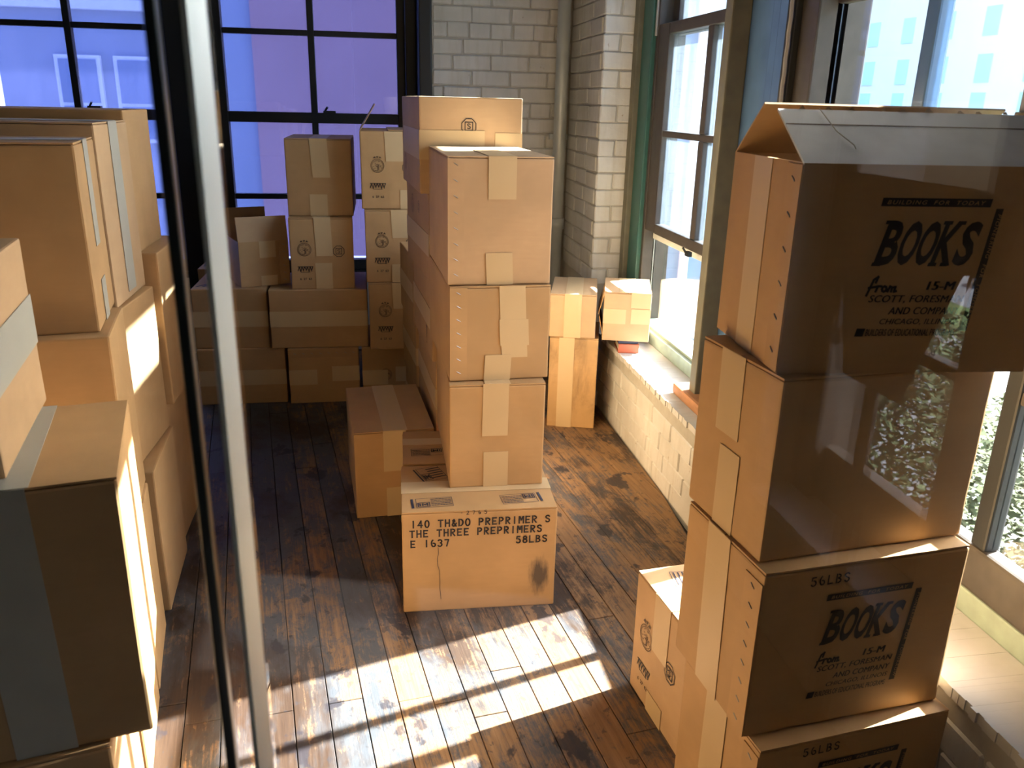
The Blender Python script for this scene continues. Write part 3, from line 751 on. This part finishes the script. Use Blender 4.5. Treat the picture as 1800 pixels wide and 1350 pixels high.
# ---- rear rows
def band(c, v0, v1): c.tape([('F', 0, c.w, v0, v1)])
c = Carton(BX, 'bottom rear carton with stapled edge and two tape stubs', -.424, 4.125, .8, .353, .45, .292, 0, CB, flaps=False)
c.tape([('F', 0, .14, .10, .18)]); c.tape([('F', .215, .354, .115, .195, .0)]); c.tab('F', .01, .345, .245, .289, 8, 0, .5, True)
c = Carton(BX, 'bottom rear carton at left with one tape band, half behind the glass edge', -.866, 4.150, .3, .426, .45, .292, 0, CB, flaps=False); band(c, .10, .18)
c = Carton(BX, 'wide rear carton with one full tape band, middle of second row', -.50, 4.142, -.3, .480, .45, .298, .293, CB, flaps=False); band(c, .11, .19)
c = Carton(BX, 'rear carton in second row carrying the open carton', -.87, 4.169, -1.0, .359, .47, .303, .293, CB, flaps=False); band(c, .11, .19)
c.print('T', *ship_label(.13, .30, .16, .12, R(8)), 'shipping_mark', INKBLUE); c.print('T', *rot2(strokes([[(.02, .06), (.09, .16)], [(.05, .06), (.12, .16)]], .012), 0, 0, 0), 'shipping_mark', INKBLUE)
c = Carton(BX, 'rear carton tucked under the window behind the open carton', -.93, 4.69, -1.5, .40, .44, .303, .293, CB, flaps=False)
c.print('T', *ship_label(.14, .15, .20, .14, R(5)), 'shipping_mark', INKBLUE)
c = Carton(BX, 'carton hidden low under the window behind the left bottom rear carton', -.95, 4.69, -1.5, .42, .44, .292, 0, CB, flaps=False); band(c, .1, .18)
c = Carton(BX, 'rear carton with round seal and 6 27 63 date, under the plain taped one', -.384, 4.155, 1.2, .308, .42, .351, .592, CB, 'y')
c.tape([('T', .115, .2, 0, .4), ('F', .120, .20, .165, .351, .006)], None, .0014); c.tape([('F', .118, .20, 0, .13)], None, .0014)
seal_set(c, 'F', .070, .235, (.198, .100, .052), .188)
c = Carton(BX, 'plain rear carton on top before the violet window, tape top and bottom', -.386, 4.22, -.9, .315, .50, .366, .944, CB, 'y')
c.tape([('T', .117, .20, 0, .45), ('F', .117, .20, .185, .366, .01)]); c.tape([('F', .107, .192, 0, .105, 0)])
c = Carton(BX, 'rear carton on floor with print turned sideways', -.056, 4.136, .1, .318, .45, .291, 0, CB, flaps=False)
c.tape([('F', 0, .13, .085, .165)]); c.tape([('F', .17, .30, .10, .18)]); seal_set(c, 'F', .16, .16, (.20, .10, .05), .09, .030, (R(90), .17, .15))
for lab, x, y, z0, h, tp, bt in (('rear carton with seal low in the right stack beside the centre column', -.011, 4.074, .292, .344, (.115, .20), (.19, .268)),
                          ('rear carton with seal in middle of the right rear stack', -.018, 4.084, .637, .354, (.125, .21), (.125, .21)),
                          ('top carton of the right rear stack with one flap sticking up', -.029, 4.114, .992, .361, (.115, .20), (.185, .268))):
    up_ = 'flap' in lab
    c = Carton(BX, lab, x, y, 0, .272, .45, h, z0, CB, 'y', flaps=not up_)
    c.tape([('F', tp[0], tp[1], h*.62, h, .006)], None, .0014); c.tape([('F', bt[0], bt[1], 0, .09)], None, .0014)
    seal_set(c, 'F', .080, .225, (.203, .108, .058), .195, .031)
    if up_:
        m = MB(); m.slab([(-.135, -.224, h), (-.135, .224, h), (-.060, .224, h+.122), (-.060, -.224, h+.122)], (1, 0, -.6), .0035); m.build('top_flap', CB, c.root)
        m = MB(); m.slab([(.135, -.22, h+.001), (.0, -.22, h+.003), (.0, .22, h+.003), (.135, .22, h+.001)], (0, 0, 1), .0035); m.build('top_flap', CB, c.root)
# open box
c = Carton(BX, 'small open carton with raised flaps on the rear row', -.629, 4.185, 21, .245, .405, .222, .598, CB, 'y', open_=True)
w, d, h = c.w, c.d, c.h
m = MB(); m.slab([(-w/2, -d/2, h), (w/2, -d/2, h), (w/2, -d/2+.022, h+.118), (-w/2, -d/2+.022, h+.118)], (0, 1, 0), .0035); m.build('top_flap', CBP, c.root)
m = MB(); m.slab([(-w/2, d/2, h), (w/2, d/2, h), (w/2, d/2+.01, h+.118), (-w/2, d/2+.01, h+.118)], (0, -1, 0), .0035); m.build('top_flap', CB, c.root)
c.tape([('F', .10, .18, .14, .222)]); c.tape([('F', .10, .18, 0, .05)]); c.tab('F', .195, .243, .004, .215, 6)
# ---- corner group by the window
c = Carton(BX, 'tall stained carton standing on floor in the brick corner', .827, 3.679, -16.2, .23, .33, .453, 0, CBD, 'y')
c.tape([('F', .045, .118, 0, .452)]);
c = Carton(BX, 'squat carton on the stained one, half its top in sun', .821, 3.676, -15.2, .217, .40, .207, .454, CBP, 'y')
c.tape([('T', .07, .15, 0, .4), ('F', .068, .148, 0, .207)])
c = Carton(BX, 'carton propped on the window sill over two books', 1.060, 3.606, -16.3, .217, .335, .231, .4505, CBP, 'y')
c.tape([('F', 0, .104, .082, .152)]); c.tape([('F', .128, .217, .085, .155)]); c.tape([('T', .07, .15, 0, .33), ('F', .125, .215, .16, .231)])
m = MB(); m.slab([(-.1085, -.15, .22), (-.1085, .10, .22), (-.133, .10, .12), (-.133, -.15, .12)], (1, 0, 0), .003); m.build('side_flap', CB, c.root)
m = MB(); m.slab([(-.1085, -.15, .02), (-.1085, .10, .02), (-.128, .10, .11), (-.128, -.15, .11)], (1, 0, 0), .003); m.build('side_flap', CB, c.root)
def book(label, x, y, yaw, w, d, h, z0, cover):
    r = tag(empty('book', (x, y, z0+.0003), R(yaw)), label, 'book')
    m = MB(); m.box((-w/2, -d/2, 0), (w/2, d/2, .003)); m.box((-w/2, -d/2, h-.003), (w/2, d/2, h)); m.box((-w/2, -d/2, .003), (w/2, -d/2+.003, h-.003)); bevel_obj(m.build('cover', cover, r), .0008, 1)
    m = MB(); m.box((-w/2+.005, -d/2+.003, .003), (w/2-.005, d/2-.005, h-.003)); m.build('pages', PAGES, r)
book('thick red book lying on the window sill under a carton', 1.198, 3.655, -10, .096, .17, .042, SILL+.0002, REDB)
book('thin navy book on the red book under the sill carton', 1.199, 3.66, -12, .093, .16, .0145, SILL+.0428, BLUEB)
# ---- left stacks
g = TAPE
c = Carton(BX, 'upright floor carton, farthest right of the left stacks, standing on end', -.933, 2.291, 3.6, .3, .368, .466, 0, CB, flaps=False)
c = Carton(BX, 'upright carton in left stack with a small patch of sun on its side', -.98, 2.358, -2.9, .3, .324, .468, .467, CB, flaps=False)
c = Carton(BX, 'top rear carton of left stack with a pale tape line down its side', -1.137, 2.364, 0, .45, .314, .488, .936, CBP, 'x')
c.tape([('R', .125, .205, .02, .488)], TAPEG); c.tape([('T', 0, .45, .11, .2)], TAPEG)
c = Carton(BX, 'left carton behind the pale taped one, edge against the window', -1.18, 2.70, 0, .48, .30, .42, 1.03, CB, flaps=False)
c = Carton(BX, 'left carton under the rear one, partly caught by sun through the glass', -1.16, 2.70, 0, .51, .36, .50, .53, CB, flaps=False); c.print('R', *banner(.25, .25, .10, .03), 'banner_emblem', INKB)
c = Carton(BX, 'hidden floor carton behind the upright carton in the left stacks', -1.15, 2.70, 0, .47, .36, .529, 0, CB, flaps=False)
c = Carton(BX, 'dark fronted top carton of left stack with short white tape on its side', -1.067, 1.918, 9.1, .45, .305, .424, .97, CB, 'x')
c.tape([('R', .12, .185, .18, .424)], TAPEG); c.tape([('T', 0, .45, .10, .19)], TAPEG); c.tape([('R', .12, .185, 0, .10)], TAPEG)
c = Carton(BX, 'carton under the dark fronted one, its side blazing in sun', -1.037, 1.878, 9.1, .45, .30, .50, .47, CB, flaps=False)
c = Carton(BX, 'floor carton below the blazing one in the left stacks', -1.03, 1.868, 9.1, .45, .30, .469, 0, CB, flaps=False)
c = Carton(BX, 'sunlit floor carton between the left front stack and the rear ones', -.975, 1.53, 9.1, .45, .31, .466, 0, CB, flaps=False)
c = Carton(BX, 'leftmost carton at picture edge with a wide pale tape band', -.993, 1.162, 9.8, .45, .363, .307, .9445, CBP, flaps=False)
c.tape([('R', 0, .363, .115, .205)], TAPEG)
c = Carton(BX, 'big front left carton, dark taped face and sunlit side, by the glass', -.832, 1.139, 11.7, .45, .365, .476, .4675, CB, 'y')
c.tape([('T', .24, .33, 0, .365), ('F', .235, .325, .0, .476, .01)], TAPEG)
c = Carton(BX, 'bottom front left carton with only its sunlit corner in view', -.895, 1.113, 11.7, .45, .38, .466, 0, CB, 'y')
# ---- right stack
c = Carton(BX, 'open topped carton printed BOOKS, top of the right stack', .677, 1.242, -4, .45, .307, .348, 1.0705, CB, open_=True)
books_print(c)
w, d, h = c.w, c.d, c.h
m = MB(); m.slab([(-w/2, -d/2, h), (w/2, -d/2, h), (w/2, -d/2+.110, h+.078), (-w/2-.008, -d/2+.110, h+.080)], (0, .55, -.8), .0035); m.build('top_flap', LINER, c.root)
m = MB(); m.slab([(-w/2, d/2, h), (w/2, d/2, h), (w/2, d/2-.117, h+.088), (-w/2, d/2-.117, h+.090)], (0, -.6, -.8), .0035); m.build('top_flap', CB, c.root)
m = MB(); k0 = .70
m.slab([(-w/2-.005, -d/2+.110*k0-.0008, h+.079*k0+.0008), (w/2, -d/2+.110*k0-.0008, h+.078*k0+.0008), (w/2, -d/2+.110*k0+.0005, h+.078*k0+.0022), (-w/2-.005, -d/2+.110*k0+.0005, h+.079*k0+.0022)], (0, -.58, .81), .0004); m.build('crease', INKB, c.root)
rr = random.Random(11)
for i in range(9):
    xx = -w/2+.03+i*.046+rr.uniform(-.01, .01); m = MB()
    m.slab([(xx, -d/2+.1095, h+.0785), (xx+rr.uniform(.006, .016), -d/2+.1095, h+.0785), (xx+.006, -d/2+.112, h+.083+rr.uniform(0, .004)), (xx+.002, -d/2+.113, h+.082)], (0, 1, 0), .001); m.build('torn_edge', CBP, c.root)
m = MB(); m.slab([(-w/2+.004, -d/2+.006, h-.001), (-w/2+.004, d/2-.006, h-.001), (-w/2+.05, d/2-.012, h-.14), (-w/2+.05, -d/2+.012, h-.14)], (1, 0, .2), .0035); m.build('end_flap', CB, c.root)
m = MB()
P0 = [Vector((-w/2+.062, -d/2+.108, h+.082)), Vector((-w/2+.075, -d/2+.06, h+.047)), Vector((-w/2+.094, -d/2+.032, h+.027)), Vector((-w/2+.094, -d/2+.026, h+.022))]
for a, b in zip(P0, P0[1:]): m.cyl(a, b, .0008, seg=5)
m.build('loose_string', PAGES, c.root)
c.tape([('L', .307-.202, .307-.122, 0, .348, .004)]); c.tab('L', .307-.054, .3065, .002, .345, 6)
c = Carton(BX, 'plain carton with two tape pieces, second in the right stack', .678, 1.217, 6.2, .445, .276, .352, .7175, CB, 'x')
c.tape([('L', .276-.2, .276-.118, .19, .352, .004)]); c.tape([('L', .276-.172, .276-.10, 0, .165)])
c = Carton(BX, 'carton printed BOOKS and 56LBS, third down the right stack', .674, 1.182, 5.8, .445, .292, .3595, .3565, CB, 'x')
books_print(c, True); c.tape([('L', .292-.205, .292-.12, 0, .36, .012)]); c.tab('L', .292-.058, .2915, .002, .335, 8)
c = Carton(BX, 'bottom carton of the right stack, 56LBS just above picture edge', .692, 1.144, 7, .44, .295, .355, 0, CB, 'x')
books_print(c, True); c.tape([('L', .295-.195, .295-.115, .14, .355)]); c.tab('L', .295-.05, .2945, .002, .34, 8)
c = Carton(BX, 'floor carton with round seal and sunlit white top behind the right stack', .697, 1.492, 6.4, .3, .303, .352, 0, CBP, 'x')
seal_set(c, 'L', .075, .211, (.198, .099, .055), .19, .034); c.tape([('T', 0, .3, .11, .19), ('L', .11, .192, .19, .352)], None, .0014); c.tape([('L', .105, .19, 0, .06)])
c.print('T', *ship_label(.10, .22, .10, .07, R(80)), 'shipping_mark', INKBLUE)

# ------------------------------------------------------------------ glass screen in front
YP = .60
pa = tag(empty('glass_panel', (.5, YP, 0)), 'large clear glass panel before the cartons, carrying window reflections', 'glass panel')
part('pane', (-.5965, 0, 0), (.60, .010, 2.6), G_PANEL, pa)
m = MB(); nn = Vector((.971, -.24, 0)).normalized(); tt = Vector((.24, .971, 0)).normalized(); c0 = Vector((-.604, .005, 0))
q = [c0-tt*.0150, c0+tt*.0150]; m.slab([q[0], q[1], q[1]+Vector((0, 0, 2.6)), q[0]+Vector((0, 0, 2.6))], -nn, .004); m.build('polished_edge', EDGEW, pa)
pb = tag(empty('glass_panel', (-.9, YP, 0)), 'clear glass panel at left ending in a dark vertical edge', 'glass panel')
part('pane', (-1.2, 0, 0), (.763, .010, 2.6), G_PANEL, pb)
part('dark_edge', (.764, -.002, 0), (.772, .012, 2.6), EDGED, pb, .002)
# dark slanted sign shape, made up off view to hide some window reflection
sg = tag(empty('reflection_mask', (.74, .20, 0)), 'dark slanted sign shape added to hide the window reflection over the BOOKS lettering', 'mask')
sc_ = .625
PV = [(.909, 1.389), (1.217, 1.353), (1.311, 1.309), (1.297, 1.18), (1.226, 1.175), (1.132, .891), (.978, .973)]
VY = 1.5; k = (2*YP-.20)/VY
m = MB(); m.prism([(x*k-.74, 0, 1.5+(z-1.5)*k) for x, z in PV], (0, -1, 0), .012); m.build('mask_panel', MASK, sg)
m = MB(); m.cyl((-.02, -.03, .02), (-.02, -.03, 1.25), .014, seg=12); m.build('post', MASK, sg)
m = MB(); m.cyl((-.02, -.03, -.024), (-.02, -.03, .02), .12, .10, seg=24); m.build('base', MASK, sg)

# ------------------------------------------------------------------ outside
GZ = -17.5
ASPH = plain('asphalt', (.26, .26, .28), .9, 0, .2, .4)
GRASS = plain('grass', (.12, .17, .05), .95, 0, .35, .5)
RBRICK = plain('far_red_brick', (.44, .25, .25), .9, 0, .15, .6)
PINKB = plain('far_painted_wall', (.32, .36, .44), .9, 0, .12, .5)
WFR = plain('far_white_frame', (.80, .80, .80), .7)
DGL = plain('far_window_glass', (.24, .30, .42), .25)
PALE = plain('pale_concrete', (.86, .86, .84), .9, 0, .05, .2)
CYAN = plain('cyan_far_glass', (.50, .82, .82), .3)
BLUEG = plain('blue_grey_facade', (.26, .36, .50), .6, 0, .35, .25)
LEAF = plain('oak_leaves', (.075, .10, .035), .8, 0, .6, 3)
BARK = plain('oak_bark', (.06, .045, .035), .9)
gd = struct(part('ground', (-120, -120, GZ-.5), (220, 160, GZ), ASPH, None))
lawn = struct(part('lawn', (52, -110, GZ), (60, 40, GZ+.12), GRASS, None))
lawn2 = struct(part('lawn', (4, -60, GZ), (20, 60, GZ+.12), GRASS, None))
bld = tag(empty('brick_building', (-1, 22, GZ)), 'red brick building with white framed windows across the street', 'building')
part('wall', (-1.6, 0, 0), (8.8, 8, 50), RBRICK, bld); part('wall', (-60, .12, 0), (-1.6, 8, 50), PINKB, bld)
part('ledge', (-16, -.12, 20.78), (-2.6, .12, 21.0), WFR, bld);
def far_win(x, z, w, h):
    f = part('window_frame', (x, -.02, z), (x+w, .14, z+h), WFR, bld)
    for a, b in ((z+.09, z+h*.42), (z+h*.46, z+h-.09)): part('pane', (x+.09, -.05, a), (x+w-.09, .0, b), DGL, f)
for xx in (-8.6, -6.05, -4.76, -11.2):
    for zz in (GZ*-1+.35, GZ*-1+3.4, GZ*-1-4.2): far_win(xx, zz, 1.0, 1.95)
# pale tower to the south, blown out by the sky
twr = tag(empty('office_tower', (118, 165, GZ)), 'pale office tower seen through the near window', 'building')
part('wall', (0, -60, 0), (20, 60, 44), PALE, twr)
twr.rotation_euler = (0, 0, R(0))
for yy in range(-40, 58, 13):
    for zz in (10, 17.5, 24.5, 33): part('window', (-.2, yy, zz), (.02, yy+4.0, zz+5.2), CYAN, twr)
off = tag(empty('grey_office', (8.3, 24, GZ)), 'blue grey office facade seen through the far window', 'building')
part('wall', (0, 0, 0), (4.6, 14, 40), BLUEG, off)
for i in range(5): part('pilaster', (.1+i*.95, -.15, 0), (.35+i*.95, .05, 40), PALE, off)
# live oaks below the windows
def leaf_crown(name, cx, cy, cz, rx, rz, n, parent, seed):
    rr = random.Random(seed); m = MB()
    for i in range(n):
        while True:
            p = Vector((rr.uniform(-1, 1), rr.uniform(-1, 1), rr.uniform(-1, 1)))
            if p.length < 1 and p.length > .55: break
        c = Vector((p.x*rx, p.y*rx, p.z*rz)); a = Vector((rr.uniform(-1, 1), rr.uniform(-1, 1), rr.uniform(-.4, .4))).normalized()
        b = a.cross(Vector((rr.uniform(-.6, .6), rr.uniform(-.6, .6), 1))).normalized(); s = rr.uniform(.06, .13)
        m.quad(tuple(c-a*s), tuple(c-b*s*.6), tuple(c+a*s), tuple(c+b*s*.6))
    o = m.build(name, LEAF, parent, False, (cx, cy, cz)); o['kind'] = 'stuff'; return o
def oak(label, x, y, r, top, seed, n):
    t = tag(empty('oak_tree', (x, y, GZ)), label, 'tree')
    hz = top-GZ
    m = MB(); m.cyl((0, 0, 0), (0, 0, hz*.5), .35, .22, 12)
    for i in range(6):
        a = i*1.05+seed; m.cyl((0, 0, hz*.35), (math.cos(a)*r*.6, math.sin(a)*r*.6, hz*.75), .16, .05, 8)
    m.build('trunk', BARK, t)
    leaf_crown('foliage', 0, 0, hz-r*.75, r, r*.75, n, t, seed)
oak('live oak crown below the windows, mirrored in the glass', 13, -15.5, 6.5, -3.0, 1, 70000)
oak('live oak seen down through the near window', 12, 12.5, 5, -3.6, 2, 40000)
def car(label, x, y, rz, col):
    r = tag(empty('car', (x, y, GZ), rz), label, 'car')
    m = MB(); m.box((-2.2, -.9, .3), (2.2, .9, .85)); bevel_obj(m.build('body', col, r), .12, 2)
    m = MB(); m.prism([(-1.5, -.78, .85), (1.2, -.78, .85), (.7, -.78, 1.42), (-1.0, -.78, 1.42)], (0, 1, 0), 1.56); m.build('cabin', DGL, r)
    for sx in (-1.4, 1.4):
        for sy in (-.85, .85): m = MB(); m.cyl((sx, sy-.1, .33), (sx, sy+.1, .33), .33, seg=14); m.build('wheel', BLACKW, r)
CW = plain('white_car_paint', (.8, .8, .8), .2); CO = plain('orange_car_paint', (.7, .16, .04), .3)
car('white car on the road, mirrored in the glass', 34, -36, R(80), CW)
car('orange car parked far across the lawn', 78, -92, R(85), CO)
for i in range(4): car(('white car first in the far parked row', 'white car second in the far parked row', 'white car third in the far parked row', 'white car last in the far parked row')[i], 70, -104+i*7.5, R(88), CW)
